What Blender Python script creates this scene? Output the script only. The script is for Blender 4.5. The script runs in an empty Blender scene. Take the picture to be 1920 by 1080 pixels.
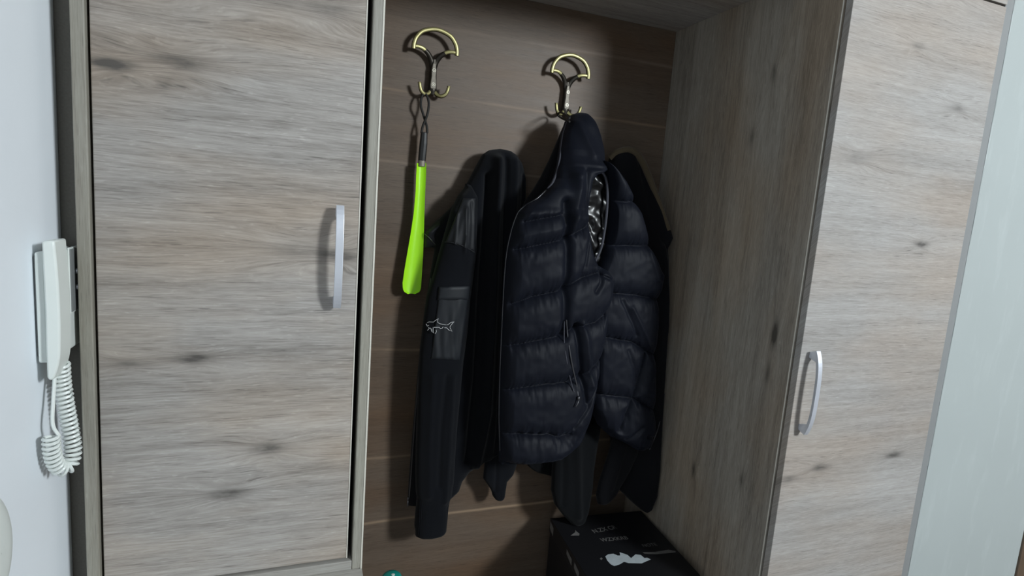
import bpy, bmesh, math, random
import numpy as np
from mathutils import Matrix, Vector
random.seed(4); RNG = np.random.RandomState(7)
S = bpy.context.scene
COL = S.collection

# ------------------------------------------------------------------ camera, light, exposure
H = 1.5                                     # eye height above the floor
F, YAW, PITCH, ROLL = 1076.86, 0.36339, 0.14035, 0.07573
def cam_axes():
    cy, sy, cp, sp, cr, sr = (math.cos(YAW), math.sin(YAW), math.cos(PITCH), math.sin(PITCH), math.cos(ROLL), math.sin(ROLL))
    w = np.array([sy*cp, cy*cp, -sp]); r = np.array([cy, -sy, 0]); u = np.cross(r, w)
    return cr*r+sr*u, -sr*r+cr*u, w
CR, CU, CW = cam_axes()
cd = bpy.data.cameras.new('camera'); cam = bpy.data.objects.new('camera', cd); COL.objects.link(cam)
cd.sensor_width = 36; cd.lens = F/1920*36; cd.clip_start = .02
cam.matrix_world = Matrix(((CR[0], CU[0], -CW[0], 0), (CR[1], CU[1], -CW[1], 0), (CR[2], CU[2], -CW[2], H), (0, 0, 0, 1)))
S.camera = cam
S.view_settings.view_transform = 'Standard'; S.view_settings.look = 'None'
S.view_settings.gamma = 1; S.view_settings.use_curve_mapping = False
S.view_settings.exposure = 0.0
wd = bpy.data.worlds.new('world'); S.world = wd; wd.use_nodes = True
wd.node_tree.nodes['Background'].inputs[0].default_value = (.95, .97, 1, 1)
wd.node_tree.nodes['Background'].inputs[1].default_value = .03
ld = bpy.data.lights.new('ceiling_lamp_light', 'POINT'); lo = bpy.data.objects.new('ceiling_lamp_light', ld); COL.objects.link(lo)
lo.location = (2.4, -1.9, H+.95); ld.energy = 480; ld.shadow_soft_size = .3; ld.color = (.90, .97, 1.0)

def aty(px, py, y):                          # where the sight line of a photograph point meets the depth y
    d = CW+CR*(px-960)/F-CU*(py-540)/F
    d = d*(y/d[1]); return np.array([d[0], y, d[2]+H])
def atx(px, py, x):
    d = CW+CR*(px-960)/F-CU*(py-540)/F
    d = d*(x/d[0]); return np.array([x, d[1], d[2]+H])
def atz(px, py, z):
    d = CW+CR*(px-960)/F-CU*(py-540)/F
    d = d*((z-H)/d[2]); return np.array([d[0], d[1], z])

# ------------------------------------------------------------------ object helpers
def tag(o, label=None, cat=None, group=None, kind=None):
    if label: o['label'] = label
    if cat: o['category'] = cat
    if group: o['group'] = group
    if kind: o['kind'] = kind
    return o
def thing(name, loc, label, cat, group=None):
    o = bpy.data.objects.new(name, None); o.empty_display_size = .05; COL.objects.link(o)
    o.location = loc; o['org'] = [float(v) for v in loc]
    return tag(o, label, cat, group)
def org(p):
    v = np.zeros(3)
    while p is not None:
        v += np.array(p.location); p = p.parent
    return v
def obj(name, V, Fc, mat, parent=None, smooth=False, bevel=0, seg=2, auto=None, loc=None):
    """links ONE mesh object; vertices are given in world coordinates"""
    V = np.asarray(V, float)
    me = bpy.data.meshes.new(name)
    o = bpy.data.objects.new(name, me); COL.objects.link(o)
    if loc is not None: o.location = np.array(loc)-org(parent)
    if parent is not None: o.parent = parent
    base = org(parent)+(np.array(o.location))
    me.from_pydata((V-base).tolist(), [], [list(map(int, f)) for f in Fc]); me.update()
    bm = bmesh.new(); bm.from_mesh(me); bmesh.ops.recalc_face_normals(bm, faces=bm.faces); bm.to_mesh(me); bm.free()
    if mat: me.materials.append(mat)
    if smooth:
        for p in me.polygons: p.use_smooth = True
    if auto is not None: me.set_sharp_from_angle(angle=math.radians(auto))
    if bevel:
        b = o.modifiers.new('bevel', 'BEVEL'); b.width = bevel; b.segments = seg; b.limit_method = 'ANGLE'; b.angle_limit = math.radians(40)
    return o
BOXF = [(0, 1, 2, 3), (7, 6, 5, 4), (0, 4, 5, 1), (1, 5, 6, 2), (2, 6, 7, 3), (3, 7, 4, 0)]
def boxv(x0, x1, y0, y1, z0, z1):
    return [(x0, y0, z0), (x1, y0, z0), (x1, y1, z0), (x0, y1, z0), (x0, y0, z1), (x1, y0, z1), (x1, y1, z1), (x0, y1, z1)]
def box(name, x0, x1, y0, y1, z0, z1, mat, parent=None, bevel=.001, loc=None):
    return obj(name, boxv(x0, x1, y0, y1, z0, z1), BOXF, mat, parent, bevel=bevel, loc=loc)
def cr_spline(P, n):
    P = np.asarray(P, float); out = []
    Q = np.vstack([2*P[0]-P[1], P, 2*P[-1]-P[-2]])
    for i in range(1, len(Q)-2):
        for t in np.linspace(0, 1, n, endpoint=False):
            a, b, c, d = Q[i-1], Q[i], Q[i+1], Q[i+2]
            out.append(.5*((2*b)+(c-a)*t+(2*a-5*b+4*c-d)*t*t+(3*b-a-3*c+d)*t**3))
    out.append(P[-1]); return np.array(out)
def tubev(P, rad, n=10, closed=False, sx=1., sy=1., ref=(0, 1, 0)):
    """tube along P; radius may vary; sx, sy squash the section (sy along ref)"""
    P = np.asarray(P, float); m = len(P); rad = np.broadcast_to(np.asarray(rad, float), (m,))
    if closed: T = np.roll(P, -1, 0)-np.roll(P, 1, 0)
    else: T = np.gradient(P, axis=0)
    T /= np.linalg.norm(T, axis=1)[:, None]+1e-12
    ref = np.asarray(ref, float); V = []; Fc = []
    a = np.arange(n)*2*math.pi/n
    prev = None
    for i in range(m):
        B = ref-T[i]*(ref@T[i])
        if np.linalg.norm(B) < .15 and prev is not None: B = prev-T[i]*(prev@T[i])
        elif np.linalg.norm(B) < 1e-3: B = np.cross(T[i], (1, .3, .2))
        B /= np.linalg.norm(B); prev = B; A = np.cross(B, T[i])
        V += list(P[i]+rad[i]*(sx*np.cos(a)[:, None]*A+sy*np.sin(a)[:, None]*B))
    for i in range(m if closed else m-1):
        j = (i+1) % m
        for k in range(n): l = (k+1) % n; Fc.append((i*n+k, i*n+l, j*n+l, j*n+k))
    if not closed: Fc += [tuple(range(n))[::-1], tuple(range((m-1)*n, m*n))]
    return V, Fc
def tube(name, P, rad, mat, parent=None, n=10, closed=False, smooth=True, sx=1., sy=1., ref=(0, 1, 0), loc=None):
    V, Fc = tubev(P, rad, n, closed, sx, sy, ref)
    return obj(name, V, Fc, mat, parent, smooth=smooth, auto=50, loc=loc)
def prism(poly, axis, a0, a1):
    """poly: list of 2-D points, extruded along axis ('x': (y,z), 'y': (x,z), 'z': (x,y))"""
    n = len(poly); V = []
    for a in (a0, a1):
        for p, q in poly: V.append({'x': (a, p, q), 'y': (p, a, q), 'z': (p, q, a)}[axis])
    return V, [tuple(range(n)), tuple(range(2*n-1, n-1, -1))]+[(i, (i+1) % n, n+(i+1) % n, n+i) for i in range(n)]
def cat(*parts):
    V = []; Fc = []
    for v, f in parts:
        k = len(V); V += [tuple(p) for p in v]; Fc += [tuple(i+k for i in q) for q in f]
    return V, Fc

# ------------------------------------------------------------------ material helpers
class G:
    def __init__(s, name):
        s.m = bpy.data.materials.new(name); s.m.use_nodes = True; s.t = s.m.node_tree; s.n = s.t.nodes
        s.b = s.n['Principled BSDF']
    def new(s, t, **k):
        n = s.n.new(t)
        for a, b in k.items(): setattr(n, a, b)
        return n
    def put(s, sock, v):
        if v is None: return
        if isinstance(v, bpy.types.NodeSocket): s.t.links.new(v, sock)
        else: sock.default_value = v
    def math(s, op, a, b=None, c=None, clamp=False):
        n = s.new('ShaderNodeMath', operation=op, use_clamp=clamp)
        for i, v in enumerate((a, b, c)): s.put(n.inputs[i], v)
        return n.outputs[0]
    def vec(s, op, a, b=None):
        n = s.new('ShaderNodeVectorMath', operation=op); s.put(n.inputs[0], a); s.put(n.inputs[1], b)
        return n.outputs['Value'] if op in ('DOT_PRODUCT', 'LENGTH') else n.outputs[0]
    def noise(s, v, scale=1., detail=4., rough=.55, dist=0.):
        n = s.new('ShaderNodeTexNoise'); s.put(n.inputs['Vector'], v)
        n.inputs['Scale'].default_value = scale; n.inputs['Detail'].default_value = detail
        n.inputs['Roughness'].default_value = rough; n.inputs['Distortion'].default_value = dist
        return n.outputs[0]
    def ramp(s, f, stops):
        n = s.new('ShaderNodeValToRGB'); e = n.color_ramp.elements
        while len(e) < len(stops): e.new(.5)
        for i, (p, c) in enumerate(stops):
            e[i].position = p; e[i].color = (c, c, c, 1) if isinstance(c, (int, float)) else (*c, 1)
        s.put(n.inputs[0], f); return n.outputs[0]
    def mix(s, f, a, b, mode='MIX'):
        n = s.new('ShaderNodeMix', data_type='RGBA', blend_type=mode)
        s.put(n.inputs[0], f)
        for i, v in ((6, a), (7, b)):
            s.put(n.inputs[i], (*v, 1) if isinstance(v, tuple) and len(v) == 3 else v)
        return n.outputs[2]
    def bump(s, h, strength, dist=.001):
        n = s.new('ShaderNodeBump'); n.inputs['Strength'].default_value = strength; n.inputs['Distance'].default_value = dist
        s.put(n.inputs['Height'], h); s.t.links.new(n.outputs[0], s.b.inputs['Normal'])
    def set(s, col=None, rough=None, metal=None, spec=None, sheen=None, coat=None):
        for k, v in (('Base Color', col), ('Roughness', rough), ('Metallic', metal), ('Specular IOR Level', spec), ('Sheen Weight', sheen), ('Coat Weight', coat)):
            if v is not None: s.put(s.b.inputs[k], (*v, 1) if isinstance(v, tuple) and len(v) == 3 else v)
        return s.m
    def obco(s): return s.new('ShaderNodeTexCoord').outputs['Object']
def simple(name, col, rough=.5, metal=0., spec=.5, var=.12, nscale=40, bump=0., sheen=0.):
    g = G(name); co = g.obco(); n = g.noise(co, nscale, 4)
    c = g.mix(n, tuple(v*(1-var) for v in col), tuple(min(1, v*(1+var)) for v in col))
    g.set(c, rough, metal, spec, sheen)
    if bump: g.bump(n, bump)
    return g.m

def wood(name, P, grain, light, dark, tint, knots=(), streaks=(), rough=.55, fine=1., contrast=1., seed=0., yref=1.0):
    """board decor. P: object origin in the world (texture stays with the board); grain 'x' or 'z'; knots (x, z, size, darkness) in world"""
    g = G(name); co = g.vec('ADD', g.obco(), tuple(P))
    sep = g.new('ShaderNodeSeparateXYZ'); g.put(sep.inputs[0], co)
    X, Y, Z = sep.outputs
    if grain == 'x': u, v = X, g.math('ADD', Z, g.math('SUBTRACT', Y, yref))   # boards lying or standing along x
    elif grain == 'z': u, v = Z, g.math('ADD', X, g.math('SUBTRACT', Y, yref))  # upright edges, front and side
    else: u, v = Z, Y                                                          # 'zy': panel whose face looks along x
    def vecn(a, b, c=seed):
        n = g.new('ShaderNodeCombineXYZ'); g.put(n.inputs[0], a); g.put(n.inputs[1], b); g.put(n.inputs[2], c); return n.outputs[0]
    mul = lambda a, k: g.math('MULTIPLY', a, k)
    big = g.noise(vecn(mul(u, 1.3), mul(v, 5.)), 1, 3, .5)
    wv = g.math('MULTIPLY_ADD', g.math('SUBTRACT', big, .5), .026, v)
    spot = None
    for (ku, kv, ks, kd) in knots:
        du = mul(g.math('SUBTRACT', u, ku), .30/ks); dv = mul(g.math('SUBTRACT', v, kv), 1/ks)
        q = g.math('ADD', g.math('MULTIPLY', du, du), g.math('MULTIPLY', dv, dv))
        e = g.math('EXPONENT', mul(q, -.45))
        wv = g.math('ADD', wv, g.math('MULTIPLY', g.math('MULTIPLY', dv, e), ks*1.5))
        rg = g.noise(vecn(mul(u, 30/1), mul(v, 110)), 1, 3, .6)
        core = g.math('MULTIPLY', g.math('EXPONENT', mul(q, -1.7)), g.math('MULTIPLY', rg, kd*2.6))
        spot = core if spot is None else g.math('ADD', spot, core)
    band = g.noise(vecn(mul(u, .8), mul(wv, 9.)), 1, 4, .55)
    med = g.noise(vecn(mul(u, 3.2), mul(wv, 75.*fine)), 1, 5, .68)
    fin = g.noise(vecn(mul(u, 24.), mul(wv, 430.*fine)), 1, 3, .65)
    flk = g.noise(vecn(mul(u, 60.), mul(wv, 240.*fine), seed+2.), 1, 2, .5)
    pore = g.noise(vecn(mul(u, 26.), mul(wv, 620.*fine)), 1, 2, .5)
    cath = g.math('SINE', mul(g.noise(vecn(mul(u, 1.1), mul(wv, 10.)), 1, 2, .4), 150.))
    patch = g.noise(vecn(mul(u, 2.2), mul(v, 6.), seed+5.3), 1, 3, .5)
    t = g.math('ADD', mul(g.math('SUBTRACT', band, .5), 1.2*contrast), mul(g.math('SUBTRACT', med, .5), 1.0*contrast))
    t = g.math('ADD', t, mul(g.math('SUBTRACT', fin, .5), 1.15*contrast))
    t = g.math('ADD', t, mul(g.ramp(flk, [(.62, 0.), (.74, 1.)]), .22*contrast))
    t = g.math('ADD', t, mul(cath, .018*contrast))
    t = g.math('ADD', t, .5, clamp=True)
    col = g.mix(t, dark, light)
    col = g.mix(g.ramp(patch, [(.42, 0.), (.68, 1.)]), col, g.mix(1., col, tint, 'MULTIPLY'))
    pf = g.math('MULTIPLY', g.ramp(pore, [(.30, 1.), (.42, 0.)]), g.ramp(med, [(.35, 1.), (.6, .15)]))
    col = g.mix(mul(pf, .68), col, tuple(c*.45 for c in dark))
    if spot is not None: col = g.mix(g.math('MINIMUM', spot, .92), col, tuple(c*.35 for c in dark))
    for (zv, wd_, k, lc) in streaks:
        dz = mul(g.math('SUBTRACT', g.math('MULTIPLY_ADD', g.math('SUBTRACT', g.noise(vecn(mul(u, 1.6), zv*7.), 1, 3, .5), .5), .03, v), zv), 1/wd_)
        e = g.math('MULTIPLY', g.math('EXPONENT', mul(g.math('MULTIPLY', dz, dz), -1.)), g.ramp(g.noise(vecn(mul(u, 3.), zv*3.), 1, 3), [(.35, .2), (.6, 1.)]))
        col = g.mix(mul(e, k), col, lc)
    g.set(col, g.math('MULTIPLY_ADD', med, .15, rough-.07), spec=.35)
    g.bump(g.math('ADD', med, fin), .22, .0006)
    return g.m

# ------------------------------------------------------------------ plain materials
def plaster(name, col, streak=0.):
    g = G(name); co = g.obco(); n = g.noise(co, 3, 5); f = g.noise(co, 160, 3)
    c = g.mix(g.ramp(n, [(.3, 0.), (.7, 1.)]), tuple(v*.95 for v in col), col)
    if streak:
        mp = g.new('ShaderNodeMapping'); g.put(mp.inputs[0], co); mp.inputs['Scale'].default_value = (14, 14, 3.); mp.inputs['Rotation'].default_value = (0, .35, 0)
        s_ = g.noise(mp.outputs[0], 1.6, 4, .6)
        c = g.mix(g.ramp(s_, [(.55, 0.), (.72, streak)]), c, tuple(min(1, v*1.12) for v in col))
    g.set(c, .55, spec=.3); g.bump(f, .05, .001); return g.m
M = {}
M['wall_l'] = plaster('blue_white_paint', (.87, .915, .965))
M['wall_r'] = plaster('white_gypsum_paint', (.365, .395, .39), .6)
M['ceil'] = plaster('ceiling_paint', (.22, .23, .24))
M['floor'] = simple('floor_laminate', (.08, .065, .055), .5, nscale=8)
M['filler'] = simple('grey_brown_filler', (.15, .14, .12), .7, nscale=300, var=.25)
M['return_shade'] = simple('shaded_return_grey', (.21, .215, .215), .6, nscale=30, var=.06)  # grey that stands in for the shaded side face of the right wall
M['brown'] = simple('brown_door_wood', (.10, .068, .045), .45, nscale=15, var=.3)
M['white_plastic'] = simple('white_plastic', (.74, .78, .75), .35, var=.02)
M['grey_plastic'] = simple('grey_plastic', (.22, .23, .23), .4, var=.05)
M['steel'] = simple('satin_metal', (.66, .68, .74), .42, .55, var=.03)
M['chrome'] = simple('screw_metal', (.55, .52, .44), .45, .4, var=.05)
M['dark'] = simple('dark_gap', (.012, .012, .012), .9)
M['edge'] = simple('edge_highlight', (.60, .57, .50), .5, nscale=200)  # pale colour painting the light that bevelled edges catch
M['green'] = simple('lime_plastic', (.40, .86, .015), .38, var=.03, nscale=12)
M['black_plastic'] = simple('black_plastic', (.012, .012, .013), .3, var=.1)
M['cord'] = simple('black_cord', (.010, .009, .008), .7, nscale=400)
M['teal'] = simple('teal_plastic', (.01, .28, .24), .4)
M['card'] = simple('black_card', (.0075, .0075, .009), .5, spec=.3, var=.15, nscale=30)
M['print'] = simple('pale_print', (.40, .44, .46), .6, var=.2, nscale=60)
M['print2'] = simple('grey_print', (.13, .125, .12), .6, var=.3, nscale=120)

def brass(name):
    g = G(name); co = g.obco()
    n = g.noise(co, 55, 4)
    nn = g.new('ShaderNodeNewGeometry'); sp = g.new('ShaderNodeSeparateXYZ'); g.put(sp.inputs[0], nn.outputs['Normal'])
    # pale brass where the surface faces forward, dark brown elsewhere
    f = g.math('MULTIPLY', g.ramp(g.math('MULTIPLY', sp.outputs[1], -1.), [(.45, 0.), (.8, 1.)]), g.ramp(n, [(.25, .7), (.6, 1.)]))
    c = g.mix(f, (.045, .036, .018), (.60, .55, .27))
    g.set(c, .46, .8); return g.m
M['brass'] = brass('antique_brass')
M['bronze'] = simple('blackened_bronze', (.035, .03, .024), .4, .7, var=.3)
M['plate'] = simple('worn_bronze', (.21, .19, .16), .55, .4, .3, var=.35, nscale=90)

def cloth(name, col, rough=.8, sheen=.15, weave=900, bump=.25, spec=.3, tint=None):
    g = G(name); co = g.obco(); n = g.noise(co, weave, 2); b = g.noise(co, 9, 4)
    c = g.mix(b, tuple(v*.75 for v in col), tuple(v*1.25 for v in col))
    g.set(c, rough, 0., spec, sheen)
    if tint: g.b.inputs['Sheen Tint'].default_value = (*tint, 1)
    g.bump(n, bump, .0006); return g.m
M['knit'] = cloth('black_knit', (.0046, .0053, .0074), .95, .06, spec=.12)
M['shell'] = cloth('black_softshell', (.0085, .0095, .012), .58, .05, 1400, .10, .3)
M['pocket'] = cloth('ripstop_nylon', (.0105, .0125, .016), .55, .03, 1600, .1, .3)
M['puffer'] = cloth('navy_nylon', (.0046, .0057, .0105), .60, .02, 1500, .06, .17, (.6, .7, 1))
M['trim'] = cloth('navy_binding', (.046, .047, .060), .7, .1)
M['coat'] = cloth('black_wool', (.0065, .0065, .008), .95, .05, spec=.12)
M['fur'] = cloth('brown_faux_fur', (.085, .066, .042), 1., .15, 500, .8, .1)
M['sweat'] = cloth('dark_grey_cotton', (.0036, .0041, .0050), .95, .05, spec=.12)
g = G('glossy_lining'); g.set((.0045, .0045, .005), .30, 0., .38); M['lining'] = g.m
M['thread'] = simple('pale_thread', (.55, .55, .56), .8)
M['zip'] = simple('dark_zip', (.11, .11, .12), .35, .6)

# ------------------------------------------------------------------ setting
WX = -.334                                    # face of the left wall
tag(box('wall_left', WX-.1, WX, -2.2, 1.75, 0, 2.8, M['wall_l'], bevel=0), kind='structure')
tag(box('floor', WX-.1, 4.2, -3, 1.75, -.05, 0, M['floor'], bevel=0), kind='structure')
tag(box('ceiling', WX-.1, 4.2, -3, 1.75, 2.80, 2.85, M['ceil'], bevel=0), kind='structure')
tag(box('wall_rear', WX, 1.62, 1.655, 1.75, 0, 2.8, M['wall_l'], bevel=0), kind='structure')
# white plastered pier beside the wardrobe: a slightly uneven arris towards the wardrobe
x0 = 1.625; yf = .9830
zs = np.linspace(0, 2.8, 90); V = []; Fc = []
for i, z in enumerate(zs):
    e = .0012*math.sin(z*19)+.0011*math.sin(z*47+1)+(.0022 if i in (43, 54, 30) else 0)
    V += [(x0+.001, 1.655, z), (x0+.001, yf+.004, z), (x0+.0012+e*.3, yf+.0012, z), (x0+.003+e, yf, z), (2.128, yf, z), (2.128, 1.655, z)]
for i in range(len(zs)-1):
    for k in range(6): l = (k+1) % 6; Fc.append((i*6+k, i*6+l, i*6+6+l, i*6+6+k))
Fc += [tuple(range(6))[::-1], tuple(range(len(V)-6, len(V)))]
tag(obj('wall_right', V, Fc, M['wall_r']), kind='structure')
tag(box('trim_1', 2.1285, 2.33, .976, 1.1, 0, 2.1, M['brown'], bevel=.003), kind='structure')

tag(box('door_1', 2.3305, 3.15, 1.0, 1.04, 0.001, 2.05, M['brown'], bevel=.002), kind='structure')
# ------------------------------------------------------------------ wardrobe
OAK_L, OAK_D, OAK_T = (.46, .432, .405), (.195, .175, .158), (1.0, .90, .80)
Zc = H
ZB, ZT = Zc-.683, 2.5
def kn(lst, y):
    out = []
    for px, py, s_, d_ in lst:
        p = aty(px, py, y); out.append((p[0], p[2], s_, d_))
    return out
LK = kn([(212, 156, .011, .9), (338, 152, .016, .55), (360, 16, .010, .75), (500, 30, .02, .3), (368, 702, .010, .8), (505, 868, .012, .55), (432, 952, .012, .6),
         (642, 508, .012, .6), (560, 500, .018, .25), (620, 50, .014, .4), (245, 712, .009, .4)], 1.006)
RK = kn([(1722, 488, .010, .8), (1671, 880, .011, .75), (1534, 905, .012, .6), (1474, 928, .012, .4), (1786, 24, .010, .55), (1716, 120, .009, .4), (1790, 235, .012, .4), (1600, 330, .016, .25)], .98)
PK = []
for px, py, s_, d_ in [(1452, 628, .012, 1.), (1300, 880, .010, .6), (1410, 255, .010, .45), (1450, 140, .011, .4), (1390, 900, .009, .5), (1440, 700, .01, .5)]:
    p = atx(px, py, 1.094); PK.append((p[2], p[1], s_, d_))
# --- left cabinet
P = (-.0875, 1.0, ZB)
cab = thing('wardrobe_cabinet', P, 'grey oak wall cabinet with one inset door, between white wall and coat niche', 'cabinet')
m_door = wood('oak_door_left', P, 'x', OAK_L, OAK_D, OAK_T, LK, seed=1.7, yref=1.006)
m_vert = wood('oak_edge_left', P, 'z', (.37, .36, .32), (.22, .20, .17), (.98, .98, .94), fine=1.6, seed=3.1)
box('side_panel', -.300, -.2825, 1.0, 1.62, ZB, ZT, m_vert, cab, .0016)
box('side_panel', .107, .125, 1.0, 1.606, ZB, ZT, m_vert, cab, .002)
m_rail = wood('oak_rail_left', P, 'x', (.40, .39, .36), (.22, .20, .18), (1, .97, .93), fine=1.3, seed=9.)
box('bottom_panel', -.2822, .1067, 1.0, 1.606, ZB, ZB+.018, m_rail, cab, .0014)
box('top_panel', -.2822, .1067, 1.0, 1.606, ZT-.018, ZT, m_rail, cab)
box('back_panel', -.2822, .1067, 1.58, 1.6, ZB+.02, ZT-.02, M['dark'], cab)
box('edge_highlight', .1224, .1252, .9990, .9999, ZB, ZT, M['edge'], cab, 0)  # painted highlight along the frame's right bevel
d = box('door', -.2785, .0985, 1.006, 1.024, ZB+.0215, ZT-.022, m_door, cab, .0014, loc=(-.09, 1.006, ZB+.02))
def handle(parent, xc, yface, zc, L, wdt=.0125, so=.034):
    n = 24; prof = []
    for t in np.linspace(-1, 1, n): prof.append((yface-(so-.012*t*t*t*t-.003*t*t), zc+t*L/2))
    hi = L/2
    inner = [(yface-.0005, zc+hi*.93), (yface-.0005, zc+hi*.80), (yface-.006, zc+hi*.78)]
    for t in np.linspace(.74, -.74, 18): inner.append((yface-(so-.007-.012*t**4-.004*t*t), zc+t*hi))
    inner += [(yface-.006, zc-hi*.78), (yface-.0005, zc-hi*.80), (yface-.0005, zc-hi*.93)]
    V, Fc = prism(prof+inner, 'x', xc-wdt/2, xc+wdt/2)
    o = obj('door_handle', V, Fc, M['steel'], parent, bevel=.0008, loc=(xc, yface, zc))
    o['label'] = 'satin silver bow handle'
    return o
box('edge_highlight', .0968, .0987, 1.0050, 1.0059, ZB+.022, ZT-.0225, M['edge'], d, 0)  # pale line painting the light on the door's right edge
handle(d, .0650, 1.006, Zc-.1045, .172)
# --- coat niche between the cabinets
P = (.61, 1.3, .0)
niche = thing('coat_niche', P, 'open coat niche with dark walnut back board and oak top', 'coat niche')
def zy(px, py): return aty(px, py, 1.607)[2]
STK = [(zy(950, 70), .0042, .5, (.25, .185, .14)), (zy(1215, 237), .0035, .65, (.27, .185, .12)), (zy(750, 308), .0035, .5, (.29, .22, .165)), (zy(730, 657), .004, .8, (.32, .225, .15)),
       (zy(720, 858), .004, .55, (.30, .21, .14)), (zy(800, 968), .004, .75, (.33, .235, .155)), (zy(740, 505), .006, .3, (.26, .18, .12))]
m_back = wood('walnut_back_board', P, 'x', (.150, .112, .083), (.080, .057, .042), (1.0, .86, .72), (), STK, rough=.5, fine=.8, contrast=.8, seed=6.2, yref=1.607)
box('back_panel', .126, 1.0935, 1.607, 1.625, .225, 2.077, m_back, niche)
m_top = wood('oak_niche_top', P, 'x', OAK_L, OAK_D, OAK_T, (), seed=8.4)
box('top_panel', .126, 1.0935, 1.0, 1.625, 2.0773, 2.095, m_top, niche)
box('upper_door', .1265, 1.0935, .985, 1.0, 2.10, 2.5, m_top, niche)
box('seat_board', .126, 1.0935, .98, 1.606, .225, .26, m_top, niche)
for xx in (.135, .60, 1.066): box('base_panel', xx, xx+.018, 1.02, 1.606, .001, .2245, m_top, niche)
# --- right cabinet
P = (1.35, 1.0, 0)
rc = thing('wardrobe_cabinet', P, 'pale grey oak tall cabinet with overlay doors, right of the coat niche', 'cabinet')
m_pan = wood('oak_side_right', P, 'zy', (.385, .348, .300), (.16, .138, .115), OAK_T, PK, seed=12.3)  # same oak as the doors, colour darkened and browned for the niche's shade
m_dr = wood('oak_door_right', P, 'x', (.41, .395, .38), (.225, .206, .19), (1.0, .92, .85), RK, seed=15.9, yref=.98)
box('side_panel', 1.0942, 1.112, 1.0, 1.626, 0.001, 2.5, m_pan, rc, .0015)
box('side_panel', 1.585, 1.603, 1.0, 1.626, 0.001, 2.5, m_pan, rc)
box('back_panel', 1.112, 1.585, 1.6, 1.62, 0.001, 2.5, m_pan, rc)
zg = Zc+.570
d = box('door', 1.1008, 1.5945, .98, .998, .06, zg-.004, m_dr, rc, .0014, loc=(1.35, .98, .06))
hd = handle(d, 1.133, .98, Zc-.378, .204)
box('upper_door', 1.1008, 1.5945, .98, .998, zg+.001, 2.49, m_dr, rc, .0012)
box('edge_highlight', 1.0937, 1.0968, .9988, .9999, .001, 2.5, M['edge'], rc, 0)  # highlight drawn as a pale strip on the panel's front corner
# --- base unit under the left cabinet
P = (-.09, 1.2, 0)
bu = thing('base_cabinet', P, 'pale oak base unit whose top juts out below the left cabinet', 'cabinet')
m_bt = wood('oak_base_top', P, 'x', (.52, .50, .46), (.33, .31, .28), (1, .97, .93), seed=21.)
box('top_board', -.300, .1255, .90, 1.606, ZB-.030, ZB-.0005, m_bt, bu, .0012)
box('body', -.298, .1245, .93, 1.606, .001, ZB-.030, m_bt, bu)
# --- dark filler strip between the left wall and the wardrobe
tag(box('trim_2', WX+.0005, -.3004, 1.05, 1.07, 0.001, 2.8, M['filler'], bevel=0), kind='structure')
tag(box('return_shade_strip', 1.5955, 1.6255, .984, 1.02, .001, 2.8, M['return_shade'], bevel=.001), kind='structure')  # added strip; its grey paints the shaded return of the right wall

# ------------------------------------------------------------------ intercom on the left wall
P = (WX, .985, Zc-.19)
ic = thing('intercom', P, 'white corded intercom phone mounted on the left white wall', 'intercom')
z1, z0 = Zc-.108, Zc-.262
box('base', WX+.004, -.3178, .940, 1.034, z0, z1, M['white_plastic'], ic, .003)
box('raised_body', -.3177, -.3080, .984, 1.034, z0+.006, z1, M['white_plastic'], ic, .003)
box('wall_bracket', WX+.0006, WX+.004, .948, 1.026, z0+.008, z1-.008, M['grey_plastic'], ic, .0005)
box('panel_frame', -.3079, -.3058, .990, 1.036, Zc-.202, z1+.002, M['white_plastic'], ic, .0006)
pn = box('button_panel', -.3057, -.3048, .991, 1.0335, Zc-.200, z1, M['grey_plastic'], ic, .0004)
for zz in (-.142, -.166):
    a = np.arange(12)*2*math.pi/12
    V, Fc = prism([(1.012+.0038*math.cos(t), Zc+zz+.0042*math.sin(t)) for t in a], 'x', -.3047, -.3015)
    obj('button', V, Fc, M['steel'], pn, bevel=.0006)
# handset: profile seen along y, thicker ear and mouth ends
pr = []
zt_, zb_ = Zc-.0905, Zc-.283
for t in np.linspace(0, 1, 28):
    z = zt_+(zb_-zt_)*t
    bul = .0030*math.sin(math.pi*min(1, t*1.02))-.007*max(0, (t-.80)/.2)**2
    pr.append((-.3030+bul, z))
pr += [(-.3150, zb_-.001), (-.3172, zb_+.004), (-.3172, zb_+.05), (-.3165, (zt_+zb_)/2), (-.3172, zt_-.03), (-.3172, zt_-.0015)]
V, Fc = prism(pr, 'y', .929, .972)
obj('handset', V, Fc, M['white_plastic'], ic, smooth=True, auto=35, bevel=.004)
# coiled cord
path = cr_spline([aty(115, 680, .965), aty(117, 715, .968), aty(124, 760, .968), aty(133, 810, .966), aty(137, 845, .962), aty(130, 872, .955), aty(115, 879, .945), aty(103, 866, .936), aty(97, 842, .93), aty(96, 818, .928)], 60)
seg = np.linalg.norm(np.diff(path, axis=0), axis=1); sl = np.concatenate([[0], np.cumsum(seg)])
turns = 34; N = turns*14
ss = np.linspace(0, sl[-1], N); C = np.array([np.interp(ss, sl, path[:, k]) for k in range(3)]).T
T = np.gradient(C, axis=0); T /= np.linalg.norm(T, axis=1)[:, None]
B = np.array([0, 1, 0])-T*T[:, 1:2]; B /= np.linalg.norm(B, axis=1)[:, None]; A = np.cross(B, T)
ph = np.linspace(0, 2*math.pi*turns, N)
hel = C+.0090*(np.cos(ph)[:, None]*A+np.sin(ph)[:, None]*B)
st = cr_spline([hel[-1], aty(99, 795, .932), aty(100, 750, .945), aty(103, 700, .957), aty(104, 680, .962)], 10)
tube('coiled_cord', np.vstack([hel, st[1:]]), .0024, M['white_plastic'], ic, n=7)
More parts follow.
